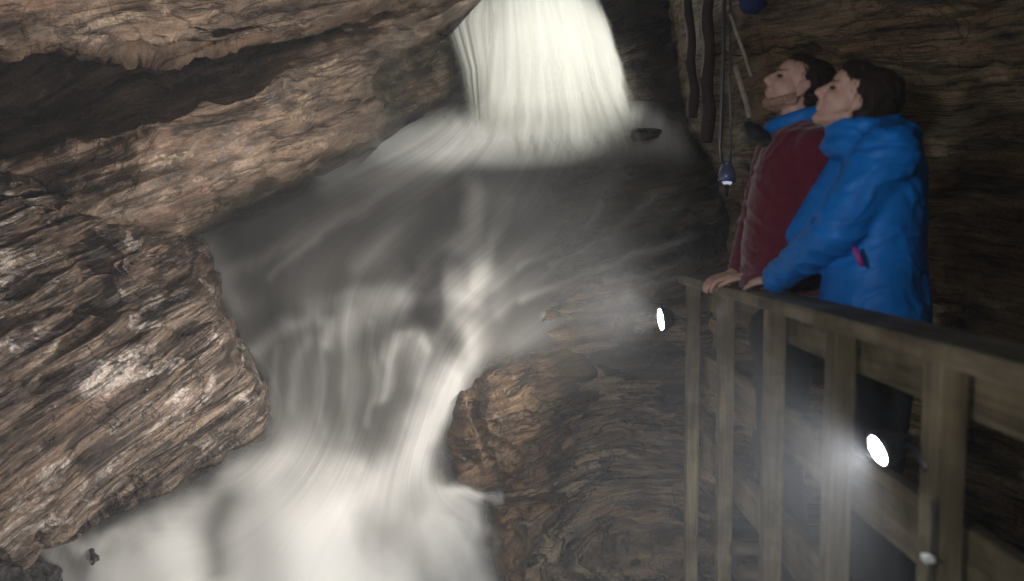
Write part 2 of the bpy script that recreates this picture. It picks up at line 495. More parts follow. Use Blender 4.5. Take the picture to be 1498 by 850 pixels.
right_d = tps([(960, -250, 7.4), (960, 60, 6.9), (1010, 150, 6.2), (1090, -250, 5.8), (1100, 80, 5.2), (1300, -250, 4.6), (1300, 90, 4.3), (1498, 40, 3.7), (1498, -250, 3.8), (1498, 300, 3.5), (1390, 150, 4.1), (1200, 300, 4.6),
               (1080, 340, 5.1), (1300, 480, 3.9), (1040, 460, 4.7), (1040, 640, 4.4), (1200, 800, 3.9), (1498, 800, 3.2), (1498, 550, 3.4), (1040, 1000, 3.8), (1750, 400, 2.8), (1750, -250, 3.1), (1750, 1000, 2.7)])
RIGHT_POLY = [(985, -400), (988, 0), (998, 120), (1012, 190), (1045, 240), (1060, 300), (1066, 380), (1040, 440), (1012, 520), (1000, 700), (985, 1200), (2100, 1200), (2100, -400)]
def right_extra(u, v):
    # a shelf line across the upper wall and a hollow below it
    l = np.interp(u, [1000, 1150, 1250, 1350, 1498, 1700], [70, 62, 78, 92, 86, 80])
    wob = 7 * fbm(np.stack([u / 50, v / 50, u * 0 + 4.2], -1), 3, 15)
    return 0.16 * sstep(-4, 8, v + wob - l) * (1 - sstep(20, 110, v - l)) + 0.10 * np.exp(-(((u - 1385) / 45) ** 2 + ((v - 150) / 50) ** 2))
o = relief('cave_wall', (930, 1800, -260, 1010), 4.5, right_d, poly=RIGHT_POLY, edge_w=40, edge_d=0.6, normal=S_RIGHT,
           levels=[(2.0, 0.07, 0.8), (5.0, 0.04, 1.2), (13, 0.018, 1.8)], rough=[(1.5, 0.06), (7, 0.015)], mat=M_right, extra=right_extra, seed=23, edge_noise=8)
tag(o, 'olive brown rock wall behind the two people', 'cave wall', kind='structure')

uu, vv = np.meshgrid(np.linspace(-8, 8, 90), np.linspace(-2.5, 13, 90))
z = -1.25 + 0.12 * fbm(np.stack([uu, vv, uu * 0], -1), 4, 77)
o = link('cave_floor', grid_mesh('cave_floor', np.stack([uu, vv, z], -1), np.ones(uu.shape, bool)), M_bed)
tag(o, 'dark rocky cave floor far below the walkway', 'cave floor', kind='structure')

M_ledge = rock_material('wet_brown_ledges', (0.018, 0.014, 0.012), (0.105, 0.082, 0.060), (0.24, 0.19, 0.135), (0.30, 0.25, 0.19), S_LEDGE, 0.60, 0.25, 0.9, 9.0, 0.8, 0.9, wander=0.18)
LEDGE = [(770, 262), (880, 232), (1000, 205), (1090, 290), (1090, 430), (1080, 960), (690, 960), (692, 735), (655, 705), (662, 600), (690, 548), (728, 480), (752, 400)]
o = relief('rock_ledge', (640, 1110, 180, 980), 2.8, lambda u, v: bed_d(u, v) - 0.055, poly=LEDGE, edge_w=60, edge_d=0.16, normal=S_LEDGE, levels=[(2.6, 0.055, 0.7), (7, 0.045, 0.9), (17, 0.020, 1.3)],
           rough=[(2.0, 0.03), (12, 0.006)], mat=M_ledge, seed=67, warp=0.12, edge_noise=8, cull=35)
tag(o, 'brown diagonally layered wet ledges right of the stream', 'rock ledge', kind='structure')

# ------------------------------------------------------------------ boulders (things)
bld_d = tps([(-250, 260, 3.0), (0, 290, 4.0), (100, 330, 4.25), (0, 420, 3.75), (150, 450, 4.05), (260, 420, 4.6), (300, 480, 4.6), (250, 560, 4.15), (350, 560, 4.5), (390, 600, 4.75), (250, 640, 4.2), (100, 600, 3.7),
             (0, 600, 3.4), (100, 730, 3.75), (0, 760, 3.35), (-250, 600, 2.7), (-250, 850, 2.6), (0, 860, 3.3), (200, 720, 4.15)])
BLD = [(-400, 240), (0, 262), (62, 268), (112, 290), (160, 325), (240, 352), (292, 385), (300, 425), (332, 480), (365, 535), (388, 572), (402, 602), (380, 634), (300, 684), (200, 735), (100, 785), (62, 795), (48, 812), (20, 830), (-400, 840)]
def bld_extra(u, v):
    # dark notch between the upper broken part and the lower nose
    a = line_dist(u, v, [(0, 470), (120, 440), (235, 395), (300, 375)])
    b = line_dist(u, v, [(60, 280), (110, 320), (150, 370), (140, 440)])
    c = line_dist(u, v, [(0, 560), (120, 540), (240, 480), (330, 480)])
    return 0.16 * np.exp(-(a / 16) ** 2) + 0.18 * np.exp(-(b / 20) ** 2) + 0.08 * np.exp(-(c / 9) ** 2)
o = relief('boulder', (-250, 450, 215, 870), 2.6, bld_d, poly=BLD, edge_w=34, edge_d=0.45, normal=S_BLD,
           levels=[(2.5, 0.12, 0.8), (6.5, 0.09, 1.1), (15, 0.042, 1.6), (34, 0.014, 2.4)], rough=[(2.2, 0.03), (12, 0.007)], mat=M_bld, extra=bld_extra, warp=0.05, seed=31, edge_noise=7, cull=30)
tag(o, 'big dark fractured boulder with pale streaks at the left beside the stream', 'boulder')

OR1 = [(666, 580), (700, 545), (760, 512), (830, 508), (880, 540), (905, 600), (900, 670), (850, 705), (770, 718), (700, 722), (662, 706), (654, 660)]
or_d = lambda u, v: bed_d(u, v) - 0.115 * (1 - 1.3 * sstep(775, 900, u + 0.5 * (v - 600))) - 0.11 * np.exp(-(((u - 735) / 75) ** 2 + ((v - 620) / 70) ** 2)) - 0.05 * np.exp(-(((u - 690) / 40) ** 2 + ((v - 650) / 60) ** 2))
def or_extra(u, v):
    a = line_dist(u, v, [(690, 590), (705, 640), (720, 690), (760, 712)]); b = line_dist(u, v, [(720, 620), (770, 605), (835, 620)]); c = line_dist(u, v, [(712, 640), (745, 655), (790, 690)])
    w = 1 + 0.6 * fbm(np.stack([u / 14, v / 14, u * 0], -1), 2, 46)
    return w * (0.035 * np.exp(-(a / 4) ** 2) + 0.035 * np.exp(-(b / 3.5) ** 2) + 0.03 * np.exp(-(c / 3) ** 2))
def or_zone(u, v):
    w = 30 * fbm(np.stack([u / 50, v / 30, u * 0 + 3.1], -1), 3, 45)
    return 0.85 * sstep(-30, 40, u + w - 815 - (v - 600) * 0.1)  # boulder colour darkens and turns glossier towards its right side
o = relief('boulder', (620, 950, 470, 770), 2.0, or_d, poly=OR1, edge_w=16, edge_d=0.06, normal=S_LEDGE, levels=[(3.2, 0.045, 1.0), (8, 0.030, 1.4), (20, 0.012, 2.0)],
           rough=[(5, 0.02), (16, 0.007), (40, 0.003)], mat=M_orange, extra=or_extra, zone=or_zone, seed=41, edge_noise=8, cull=30)
tag(o, 'cracked orange brown boulder right of the white water chute', 'boulder')
OR2 = [(722, 735), (770, 722), (830, 718), (838, 745), (800, 780), (775, 830), (770, 900), (740, 900), (722, 830), (712, 770)]
o = relief('boulder', (680, 880, 690, 910), 2.0, tps([(720, 740, 4.42), (820, 740, 4.45), (760, 800, 4.2), (760, 890, 3.9), (700, 890, 3.95), (840, 860, 4.1)]), poly=OR2, edge_w=36, edge_d=0.35, normal=S_BED, levels=[(4, 0.03, 2), (11, 0.015, 3)],
           rough=[(4, 0.03), (14, 0.01)], mat=M_orange, seed=47, edge_noise=5, cull=30)
tag(o, 'ochre stained wedge of rock at the edge of the white pool below the cracked boulder', 'boulder')
PR = [(112, 815), (130, 798), (152, 800), (162, 825), (160, 880), (112, 880)]
o = relief('rock', (80, 195, 770, 890), 1.6, tps([(110, 820, 4.05), (140, 810, 4.03), (165, 830, 4.05), (140, 880, 3.8), (100, 880, 3.85)]), poly=PR, edge_w=22, edge_d=0.25, normal=S_BED, levels=[(9, 0.02, 3), (22, 0.01, 5)],
           rough=[(12, 0.03), (40, 0.008)], mat=M_black, seed=53, edge_noise=5, cull=25)
tag(o, 'small black rock poking out of the white water', 'rock')
CR = [(-60, 812), (20, 812), (52, 818), (85, 836), (98, 870), (100, 960), (-60, 960)]
o = relief('rock', (-120, 130, 780, 960), 2.0, tps([(0, 830, 3.25), (60, 840, 3.6), (90, 880, 3.6), (0, 940, 2.9), (-100, 900, 2.8)]), poly=CR, edge_w=30, edge_d=0.35, normal=S_BED, levels=[(7, 0.04, 3), (18, 0.02, 5)],
           rough=[(8, 0.035), (30, 0.012)], mat=M_black, seed=59, edge_noise=6, cull=25)
tag(o, 'black glinting broken rock under the big boulder at the pool edge', 'rock')

def stone(name, c, s, mat, seed):
    bm = bmesh.new(); bmesh.ops.create_icosphere(bm, subdivisions=5, radius=1)
    co = np.array([v.co[:] for v in bm.verts])
    h = 0.22 * fbm(co * 1.6, 4, seed)
    for v, k in zip(bm.verts, h):
        v.co = Vector((v.co.x * s[0], v.co.y * s[1], v.co.z * s[2])) * (1 + k)
    o = bm_obj(name, bm, mat, None, True); o.location = c
    return o
o = stone('rock', V(944, 198, 6.85), (0.13, 0.14, 0.055), M_black, 5)
tag(o, 'flat dark stone on the ledge right of the waterfall foot', 'rock')

# ------------------------------------------------------------------ water
# waterfall: a curved sheet with a thinner sheet in front of it
def fall_sheet(name, ul, ur, off, bulge, foam_fn, mat, seed, vmax=222):
    qs = np.linspace(0, 1, 120); vs = np.linspace(-230, vmax, 110)
    q, v = np.meshgrid(qs, vs)
    L = np.interp(v, ul[0], ul[1]); R = np.interp(v, ur[0], ur[1])
    u = L + (R - L) * q
    s = (v + 230) / (vmax + 230.0)
    base = bed_d(u, vmax - 17 + v * 0) - 0.11 - lumps(u, vmax - 17 + v * 0) - 0.05
    k = s ** 1.6
    d = (1 - k) * 8.15 + k * base - bulge * np.sin(math.pi * np.clip(q, 0, 1)) ** 0.8 * (1 - k) + off * (1 - k)
    d += 0.012 * fbm(np.stack([q * 9, s * 0.8, q * 0 + seed], -1), 3, seed)
    pts = P(u, v, d)
    return grid_mesh(name, pts, np.ones(q.shape, bool), {'foam': foam_fn(q, s, u, v), 'cover': q * 0}, (q * 2.0, s * 3.0))
M_fall = water_material('falling_white_water', (0.86, 0.86, 0.80), 18, 0.22, 0.66, 1.22, (0.86, 0.86, 0.80))
M_veil = water_material('thin_veil_water', (0.76, 0.76, 0.70), 5, 0.2, 0.9, 1.1, (0.76, 0.76, 0.70))
M_stream = water_material('silky_stream_water', (0.74, 0.735, 0.71), 12, 0.45, 0.80, 1.18, (0.062, 0.058, 0.053))
def f_main(q, s, u, v):
    e = 0.05 * fbm(np.stack([q * 0 + 1.5, s * 7, q * 14], -1), 4, 91)
    f = sstep(0.0, 0.12, q + e) * (1 - sstep(0.90, 1.0, q + 0.8 * e))
    return f * np.clip(1.05 - 1.0 * sstep(135, 214, v), 0, 1.1)
wf = link('waterfall', fall_sheet('waterfall', ([-230, 0, 100, 200], [706, 706, 705, 700]), ([-230, -60, 0, 60, 120, 170, 205], [850, 862, 884, 906, 921, 938, 965]), 0.0, 0.26, f_main, M_fall, 3), M_fall)
tag(wf, 'tall white waterfall pouring into the cave', 'waterfall', kind='structure')
def f_side(q, s, u, v):
    return 0.8 * sstep(0.0, 0.3, q) * (1 - sstep(0.7, 1.0, q)) * (1 - 0.75 * sstep(60, 190, v))
sd_ = link('waterfall_veil', fall_sheet('waterfall_veil', ([-230, 0, 30, 100, 205], [690, 655, 642, 668, 685]), ([-230, 0, 100, 205], [760, 750, 745, 735]), 0.05, 0.1, f_side, M_veil, 8), M_veil)
tag(sd_, 'thin greenish veil of water on the left edge of the waterfall', 'waterfall', kind='structure')

def f_spray(q, s, u, v):
    st = sstep(-0.1, 0.7, fbm(np.stack([q * 26, s * 1.6, q * 0 + 4.4], -1), 3, 93))
    return (0.35 + 0.4 * st) * sstep(0, 0.3, q) * (1 - sstep(0.75, 1.0, q)) * sstep(0.45, 0.82, s) * (1 - sstep(0.84, 1.0, s))
sp_ = link('waterfall_spray', fall_sheet('waterfall_spray', ([-230, 0, 100, 170, 222, 262], [700, 696, 690, 668, 635, 590]), ([-230, 0, 60, 120, 170, 222], [856, 888, 912, 936, 968, 1000]), -0.12, 0.26, f_spray, M_veil, 12, 262), M_veil)
tag(sp_, 'loose strands of spray in front of the foot of the waterfall', 'waterfall', kind='structure')

STROKES = [  # polyline, half width, foam
    ([(962, 182), (930, 174), (860, 182), (760, 186), (690, 198)], 22, 1.0),
    ([(720, 198), (640, 228), (570, 240), (490, 252)], 24, 0.9),
    ([(690, 185), (600, 205), (520, 235)], 28, 0.75),
    ([(600, 236), (560, 244)], 20, 0.6),
    ([(870, 190), (880, 260)], 28, 0.22), ([(800, 200), (790, 240)], 60, 0.25), ([(940, 200), (1000, 210)], 26, 0.35),
    ([(950, 200), (860, 206), (700, 226), (560, 268)], 30, 0.18), ([(640, 243), (682, 252), (696, 285), (692, 330), (684, 360)], 12, 0.55), ([(600, 300), (560, 360)], 30, 0.06),
    ([(700, 262), (760, 290)], 26, 0.16),
    ([(612, 410), (625, 378), (655, 358), (690, 360), (706, 390)], 12, 0.32), ([(655, 400), (690, 400)], 36, 0.16), ([(620, 440), (660, 432), (695, 440)], 10, 0.26),
    ([(905, 262), (850, 310), (790, 350), (730, 410)], 16, 0.26), ([(880, 300), (820, 352), (760, 395)], 5, 0.35), ([(960, 290), (880, 345), (800, 385)], 5, 0.4), ([(1010, 300), (900, 350), (800, 400), (730, 450)], 12, 0.22),
    ([(1040, 345), (930, 370), (840, 410), (770, 440)], 6, 0.5), ([(1040, 375), (960, 392), (860, 425)], 5, 0.45), ([(1010, 400), (940, 410), (880, 428), (800, 470)], 5, 0.5),
    ([(960, 432), (870, 440), (760, 500)], 26, 0.16),
    ([(600, 262), (520, 300), (430, 352), (350, 400)], 14, 0.22), ([(660, 262), (590, 320), (520, 390)], 16, 0.16), ([(560, 285), (470, 340), (400, 410)], 6, 0.2), ([(740, 290), (720, 350), (700, 420)], 8, 0.25), ([(300, 352), (330, 400), (345, 450)], 18, 0.30), ([(380, 330), (450, 310), (520, 280)], 26, 0.10),
    ([(360, 525), (410, 482), (460, 466), (490, 474), (480, 500)], 10, 0.26),
    ([(460, 452), (520, 432), (570, 422), (600, 440)], 12, 0.22), ([(480, 455), (560, 440)], 26, 0.16),
    ([(556, 580), (566, 520), (585, 488), (606, 486), (622, 510)], 8, 0.30),
    ([(445, 500), (430, 600)], 9, 0.12), ([(520, 460), (505, 640)], 9, 0.13), ([(548, 470), (540, 620)], 6, 0.12), ([(480, 500), (470, 640)], 6, 0.10), ([(400, 520), (392, 600)], 7, 0.10), ([(610, 500), (620, 560)], 16, 0.22),
    ([(660, 440), (668, 500), (664, 560)], 22, 0.18), ([(690, 440), (690, 520)], 20, 0.14),
    
    ([(668, 548), (650, 600), (622, 660), (600, 715)], 26, 1.0), ([(640, 575), (598, 660), (570, 700)], 20, 0.50),
    ([(600, 716), (690, 732)], 14, 0.7), ([(660, 728), (730, 728)], 7, 0.5),
    ([(60, 796), (120, 788), (190, 786)], 14, 0.75), ([(70, 815), (100, 850), (160, 930)], 26, 0.55), ([(190, 790), (260, 740), (330, 700), (420, 680), (530, 686)], 16, 0.6),
    ([(240, 770), (230, 900)], 36, 0.95), ([(390, 720), (400, 900)], 58, 1.0), ([(470, 710), (480, 900)], 50, 1.0), ([(560, 730), (560, 900)], 40, 0.85),
    ([(320, 850), (330, 960)], 60, 0.9), ([(600, 740), (650, 745), (690, 775)], 26, 0.7), ([(620, 800), (640, 900)], 44, 0.5), ([(690, 790), (700, 900)], 30, 0.35),
    ([(200, 800), (180, 900)], 30, 0.8), ([(350, 960), (560, 960)], 80, 0.9),
    ([(990, 640), (930, 760), (900, 870)], 20, 0.12), ([(960, 640), (860, 740), (830, 850)], 22, 0.09), ([(990, 720), (960, 870)], 16, 0.10),  # faint pale streaks at the lower right, set through the foam value
]
BANK = [(1010, 150), (985, 160), (930, 158), (700, 170), (600, 180), (520, 225), (420, 270), (330, 305), (262, 345), (280, 420), (320, 500), (370, 580), (380, 640), (300, 690), (200, 735), (60, 785), (30, 830), (60, 1000),
        (760, 1000), (745, 860), (700, 760), (735, 732), (660, 722), (648, 690), (668, 590), (720, 545), (830, 520), (900, 470), (1020, 440), (1060, 380), (1055, 290), (1030, 220)]
q_ctrl = [(655, 150, 0), (560, 215, 0), (450, 262, 0), (300, 340, 0), (350, 520, 0), (400, 600, 0), (330, 690, 0.0), (80, 800, 0), (60, 950, 0.05), (200, 800, .25), (220, 950, .3),
          (940, 160, 1), (1050, 260, 1.15), (1050, 380, 1.2), (880, 460, 1.1), (720, 530, 1), (680, 600, 1), (650, 700, 1), (730, 760, 1.0), (740, 950, 1.0), (990, 640, 1.6), (960, 900, 1.6), (830, 900, 1.35),
          (790, 170, .5), (750, 260, .5), (620, 380, .5), (560, 470, .5), (540, 600, .5), (500, 700, .5), (450, 800, .55), (450, 950, .6)]
q_f = tps(q_ctrl)
def stream():
    uu, vv = np.meshgrid(np.arange(20, 1070, 3.5), np.arange(148, 1005, 3.5))
    d = bed_d(uu, vv) - 0.11 - lumps(uu, vv)
    foam = np.zeros(uu.shape)
    g = np.stack([uu / 55, vv / 80, uu * 0 + 9.1], -1)
    pz = sstep(680, 760, vv)
    uw = uu + (9 + 16 * pz) * fbm(g, 3, 81); vw = vv + (7 + 10 * pz) * fbm(g + 31.7, 3, 82)
    for pl, w, f in STROKES:
        foam = 1 - (1 - foam) * (1 - np.clip(f * np.exp(-(line_dist(uw, vw, pl) / (w * 1.15)) ** 2), 0, 0.995))
    sd = poly_sd(uu, vv, BANK)
    inner = sstep(-6, 34, sd)
    cover = 0.9 * sstep(-14, 40, sd)
    ledge = sstep(0, 120, (uu - 760) - (vv - 400) * 0.1) * sstep(215, 275, vv)     # thin film over the right-hand ledges
    cover *= 1 - 0.82 * ledge
    gap = 0.62 * np.exp(-(line_dist(uu + 4 * np.sin(vv / 17.0), vv, [(330, 735), (316, 780), (314, 835)]) / 22) ** 2) + 0.7 * np.exp(-(line_dist(uu, vv, [(175, 748), (215, 735)]) / 16) ** 2)
    base = (0.07 + 0.09 * ledge) * inner
    POOL = [(150, 805), (235, 755), (330, 722), (420, 706), (540, 714), (600, 722), (650, 742), (680, 780), (690, 850), (700, 1100), (150, 1100), (110, 850)]
    foam = 1 - (1 - foam) * (1 - 0.92 * sstep(-34, 40, poly_sd(uw, vw, POOL)))
    dim = 0.5 * np.exp(-(line_dist(uw, vw, [(570, 770), (620, 810), (650, 950)]) / 46) ** 2) + 0.5 * np.exp(-(line_dist(uu, vv, [(110, 830), (130, 900)]) / 30) ** 2)
    foam = foam * (1 - np.clip(dim, 0, 0.7))
    foam = (1 - (1 - foam) * (1 - base)) * (1 - np.clip(gap, 0, 0.9))
    foam *= sstep(-36, -4, sd) * (1 - sstep(985, 1060, uu))
    right = (uu > 740) & (vv > 560)
    for pl, w, f in STROKES[-3:]:
        foam = np.maximum(foam, f * np.exp(-(line_dist(uu, vv, pl) / w) ** 2))
    q = q_f(uu, vv)
    s = (vv - 150) / 250.0
    pts = P(uu, vv, d)
    p = pts.reshape(-1, 3)
    keep = (sd > -42) | right
    return grid_mesh('stream', pts, keep, {'foam': foam, 'cover': cover, 'still': 0.8 * sstep(-60, 40, poly_sd(uw, vw, POOL))}, (q * 3.0, s))
st_ = link('stream', stream(), M_stream)
tag(st_, 'silky white stream stepping down over dark rock to a white pool', 'stream', kind='structure')

# ------------------------------------------------------------------ wooden walkway and railing
M_wood = wood_material('weathered_olive_timber', (0.07, 0.052, 0.030), (0.17, 0.135, 0.083), (0.26, 0.21, 0.13))
M_wood2 = wood_material('dark_damp_timber', (0.03, 0.024, 0.018), (0.07, 0.055, 0.042), (0.11, 0.085, 0.065))
M_steel = plain('dull_grey_steel', (0.22, 0.23, 0.25), 0.35, 0.8, 40, 0.2)
M_blackpl = plain('black_plastic', (0.02, 0.02, 0.022), 0.45, 0, 60, 0.2)
def wood_obj(name, bm, mat, parent, axis):
    o = bm_obj(name, bm, mat, parent)
    g = [38.0, 38.0, 38.0]; g[axis] = 2.2
    o['grain_dir'] = g
    return o
RX = lambda y: 0.81 + 0.0094 * y
ang = math.atan(0.0094)
rotz = Matrix.Rotation(-ang, 3, 'Z')
rail = empty('railing', (RX(2.0), 2.0, 0), 'weathered wooden railing of square posts and boards along the walkway', 'railing')
ys = [3.70, 3.12, 2.53, 2.0, 1.50, 1.0, 0.5, 0.0]
def board(name, x, z, w, h, y0, y1, mat, parent, bev=0.005):
    bm = bmesh.new()
    ym = (y0 + y1) / 2
    box_bm(bm, Vector((x + 0.0094 * ym, ym, z)), (w, y1 - y0, h), rotz, bev)
    return wood_obj(name, bm, mat, parent, 1)
for i, y in enumerate(ys):
    bm = bmesh.new()
    j = random.uniform(-0.006, 0.006)
    lean = Matrix.Rotation(random.uniform(-0.008, 0.008), 3, 'Y') @ rotz
    bot = -1.15
    box_bm(bm, Vector((RX(y) + j, y, (1.024 + bot) / 2)), (0.056, 0.064, 1.024 - bot), lean, 0.006)
    wood_obj('post', bm, M_wood, rail, 2)
y0, y1 = -0.4, 3.78
board('top_rail', 0.812, 1.047, 0.145, 0.04, y0, y1 - .04, M_wood, rail)
board('fascia_board', 0.869, 0.966, 0.034, 0.118, y0, y1 - .05, M_wood, rail)
board('middle_board', 0.869, 0.625, 0.034, 0.15, y0, y1 - .05, M_wood, rail)
board('lower_board', 0.869, 0.265, 0.034, 0.15, y0, y1 - .05, M_wood, rail)
bm = bmesh.new()      # end rail that turns the corner behind the hands
box_bm(bm, Vector((1.33, 3.74, 1.043)), (0.85, 0.14, 0.038), None, 0.005)
wood_obj('end_rail', bm, M_wood, rail, 0)
bm = bmesh.new()
box_bm(bm, Vector((1.35, 3.755, 0.62)), (0.85, 0.034, 0.15), None, 0.005)
wood_obj('end_board', bm, M_wood, rail, 0)
bm = bmesh.new()
box_bm(bm, Vector((1.80, 3.73, -0.065)), (0.07, 0.07, 2.16), None, 0.006)
wood_obj('post', bm, M_wood2, rail, 2)

walk = empty('walkway', (1.5, 2.0, 0), 'dark timber plank walkway under the two people', 'walkway')
bm = bmesh.new()
y = -0.4
while y < 3.78:
    box_bm(bm, Vector((1.62, y + 0.066, -0.02)), (1.42, 0.132, 0.04), None, 0.004)
    y += 0.14
wood_obj('deck', bm, M_wood2, walk, 0)
for x in (0.98, 1.6, 2.2):
    bm = bmesh.new()
    box_bm(bm, Vector((x, 1.7, -0.13)), (0.06, 4.1, 0.17), None, 0.004)
    wood_obj('joist', bm, M_wood2, walk, 1)

# ------------------------------------------------------------------ floodlights
M_lens = emitter('lit_lamp_lens', (0.86, 0.93, 1.0), 160)
def floodlight(name, loc, aim, r, label, power, cone, colr, bracket_to=None, blend=0.6, lens=M_lens, soft=0.03, group=None, throw=None):
    loc = Vector(loc); dirv = (Vector(aim) - loc).normalized()
    e = empty(name, loc, label, 'floodlight', group)
    q = dirv.to_track_quat('Z', 'Y').to_matrix()
    bm = bmesh.new()
    tube_bm(bm, [q @ Vector((0, 0, z)) + loc for z in (-0.055, -0.05, -0.02, 0.0, 0.012, 0.012, 0.0)],
            [r * 0.45, r * 0.62, r * 0.95, r * 1.15, r * 1.2, r * 1.04, r * 1.02], 28)
    bm_obj('housing', bm, M_blackpl, e, True)
    bm = bmesh.new()
    tube_bm(bm, [q @ Vector((0, 0, z)) + loc for z in (0.001, 0.010, 0.016, 0.019)], [r * 1.0, r * 0.98, r * 0.7, r * 0.25], 28)
    bm_obj('lens', bm, lens, e, True)
    if bracket_to is not None:
        bm = bmesh.new()
        a = loc - dirv * 0.045
        b = Vector(bracket_to)
        tube_bm(bm, [a, a.lerp(b, 0.5) + Vector((0, 0, 0.01)), b], [0.009, 0.009, 0.011], 10)
        bm_obj('bracket', bm, M_blackpl, e, True)
    ld = bpy.data.lights.new('lamp', 'SPOT')
    ld.energy = power; ld.color = colr; ld.spot_size = math.radians(cone); ld.spot_blend = blend; ld.shadow_soft_size = soft
    lo = bpy.data.objects.new('lamp', ld); COL.objects.link(lo)
    lo.parent = e
    lo.location = dirv * 0.023
    if throw is not None: dirv = Vector(throw).normalized()
    lo.rotation_euler = dirv.to_track_quat('-Z', 'Y').to_euler()
    return e
L2 = V(1292, 656, 1.64); L1 = V(970, 467, 4.05)
floodlight('floodlight', L2, L2 + Vector((-2.6, -0.1, -1.0)), 0.033, 'lit white floodlight hung outside the middle of the railing', 140, 160, (0.95, 0.96, 1.0), (RX(1.5) - 0.03, 1.5, L2.z - 0.01))
floodlight('floodlight', L1, L1 + Vector((-2.0, -0.15, -0.25)), 0.060, 'small lit white floodlight beyond the far corner post of the railing', 540, 140, (1.0, 0.93, 0.85), (RX(3.7) - 0.03, 3.7, L1.z + 0.02), blend=1.0, throw=(-2.6, 0.40, 0.62), soft=0.14)
# out of the frame: added lamps for pool brightness and waterfall daylight, and one on the near bank at the camera's left
floodlight('floodlight', (-0.10, -0.20, 0.75), (-0.95, 4.3, -0.25), 0.06, 'unseen added lamp below the camera brightening the white pool', 640, 66, (1.0, 0.96, 0.90), None, blend=1.0, soft=0.12)
floodlight('floodlight', V(985, -420, 5.2), V(760, 140, 7.6), 0.07, 'unseen added lamp high up in place of daylight on the waterfall', 540, 50, (1.0, 0.99, 0.92), None)
floodlight('floodlight', (-1.25, -0.25, 1.55), (1.15, 3.6, 1.75), 0.05, 'dim lamp on the near bank aimed at the two people', 125, 100, (0.95, 0.95, 1.0), None, soft=0.06)

# cable and clip on the near post
cab = empty('cable', (RX(1.5) - 0.05, 1.47, 0), 'thin black cable with pale clip hanging down a railing post', 'cable')
bm = bmesh.new()
x0 = RX(1.5) - 0.043
tube_bm(bm, [(x0 - 0.004 + 0.003 * math.sin(k * 1.3), 1.455, 0.77 - 0.065 * k) for k in range(24)], 0.0028, 8)
bm_obj('cord', bm, M_blackpl, cab, True)
bm = bmesh.new()
box_bm(bm, Vector((x0 - 0.008, 1.455, V(1365, 828, 1.46).z)), (0.018, 0.022, 0.012), None, 0.003)
bm_obj('clip', bm, plain('pale_plastic', (0.6, 0.6, 0.58), 0.4), cab)

# ------------------------------------------------------------------ poles and hanging lamp at the upper right
M_post = plain('dark_reddish_timber', (0.055, 0.034, 0.030), 0.7, 0, 14, 0.5, 0.6)
M_pale = plain('pale_worn_pole', (0.34, 0.30, 0.24), 0.6, 0, 20, 0.35, 0.4)
for (a, b, r, lab) in [((1000, -120, 5.6), (1016, 172, 5.6), 0.034, 'dark red brown timber post nearest the waterfall'),
                       ((1034, -120, 5.4), (1036, 208, 5.4), 0.043, 'thicker dark timber post between the slim post and the hanging lamp pole')]:
    e = empty('timber_post', V(*b), lab, 'post', 'dark timber posts hanging at the upper right')
    bm = bmesh.new()
    A, B = V(*a), V(*b)
    pts = [A.lerp(B, k / 14) + Vector((0.012 * math.sin(k * 1.7), 0, 0)) for k in range(15)]
    tube_bm(bm, pts, [r * (1 + 0.15 * math.sin(k * 2.1)) for k in range(15)], 10)
    bm_obj('shaft', bm, M_post, e, True)
    bm = bmesh.new()
    tube_bm(bm, [p + Vector((-r * 0.9, -r * 0.5, 0)) for p in pts[:11]], 0.008, 6)
    bm_obj('wire', bm, M_pale, e, True)
hl = empty('hanging_lamp', V(1063, 258, 4.6), 'slim grey pole with small bluish lamp at its lower end', 'lamp')
bm = bmesh.new(); tube_bm(bm, [V(1062, -120, 4.6), V(1058, 90, 4.6), V(1053, 215, 4.6), V(1056, 240, 4.6)], 0.011, 8); bm_obj('pole', bm, M_steel, hl, True)
bm = bmesh.new(); tube_bm(bm, [V(1068, -120, 4.62), V(1068, 120, 4.62), V(1069, 240, 4.6)], 0.006, 8); bm_obj('wire', bm, M_steel, hl, True)
bm = bmesh.new(); tube_bm(bm, [V(1064, 236, 4.6), V(1064, 246, 4.6), V(1064, 256, 4.6), V(1063, 266, 4.6)], [0.015, 0.04, 0.05, 0.052], 20); bm_obj('lamp_shade', bm, plain('blue_grey_metal', (0.16, 0.2, 0.36), 0.3, 0.4, 30, 0.2), hl, True)
bm = bmesh.new(); tube_bm(bm, [V(1064, 266, 4.6), V(1064, 270, 4.6)], [0.03, 0.02], 16); bm_obj('bulb', bm, emitter('dim_blue_bulb', (0.7, 0.75, 1.0), 0.6), hl, True)
bm = bmesh.new(); tube_bm(bm, [V(1063, 270, 4.6), V(1063, 288, 4.6)], [0.015, 0.006], 8); bm_obj('tip', bm, M_blackpl, hl, True)
for (a, b, r, lab) in [((1068, 20, 4.4), (1099, 112, 4.4), 0.010, 'upper slanting pale pole above the man in the maroon jacket'), ((1076, 96, 4.3), (1097, 172, 4.3), 0.016, 'lower slanting pale pole just left of the man in the maroon jacket')]:
    bm = bmesh.new(); A, B = V(*a), V(*b)
    tube_bm(bm, [A, A.lerp(B, .33), A.lerp(B, .66) + Vector((.004, 0, 0)), B], r, 10)
    o = bm_obj('pole', bm, M_pale, None, True); recentre(o)
    tag(o, lab, 'pole', 'pale poles leaning at the upper right')

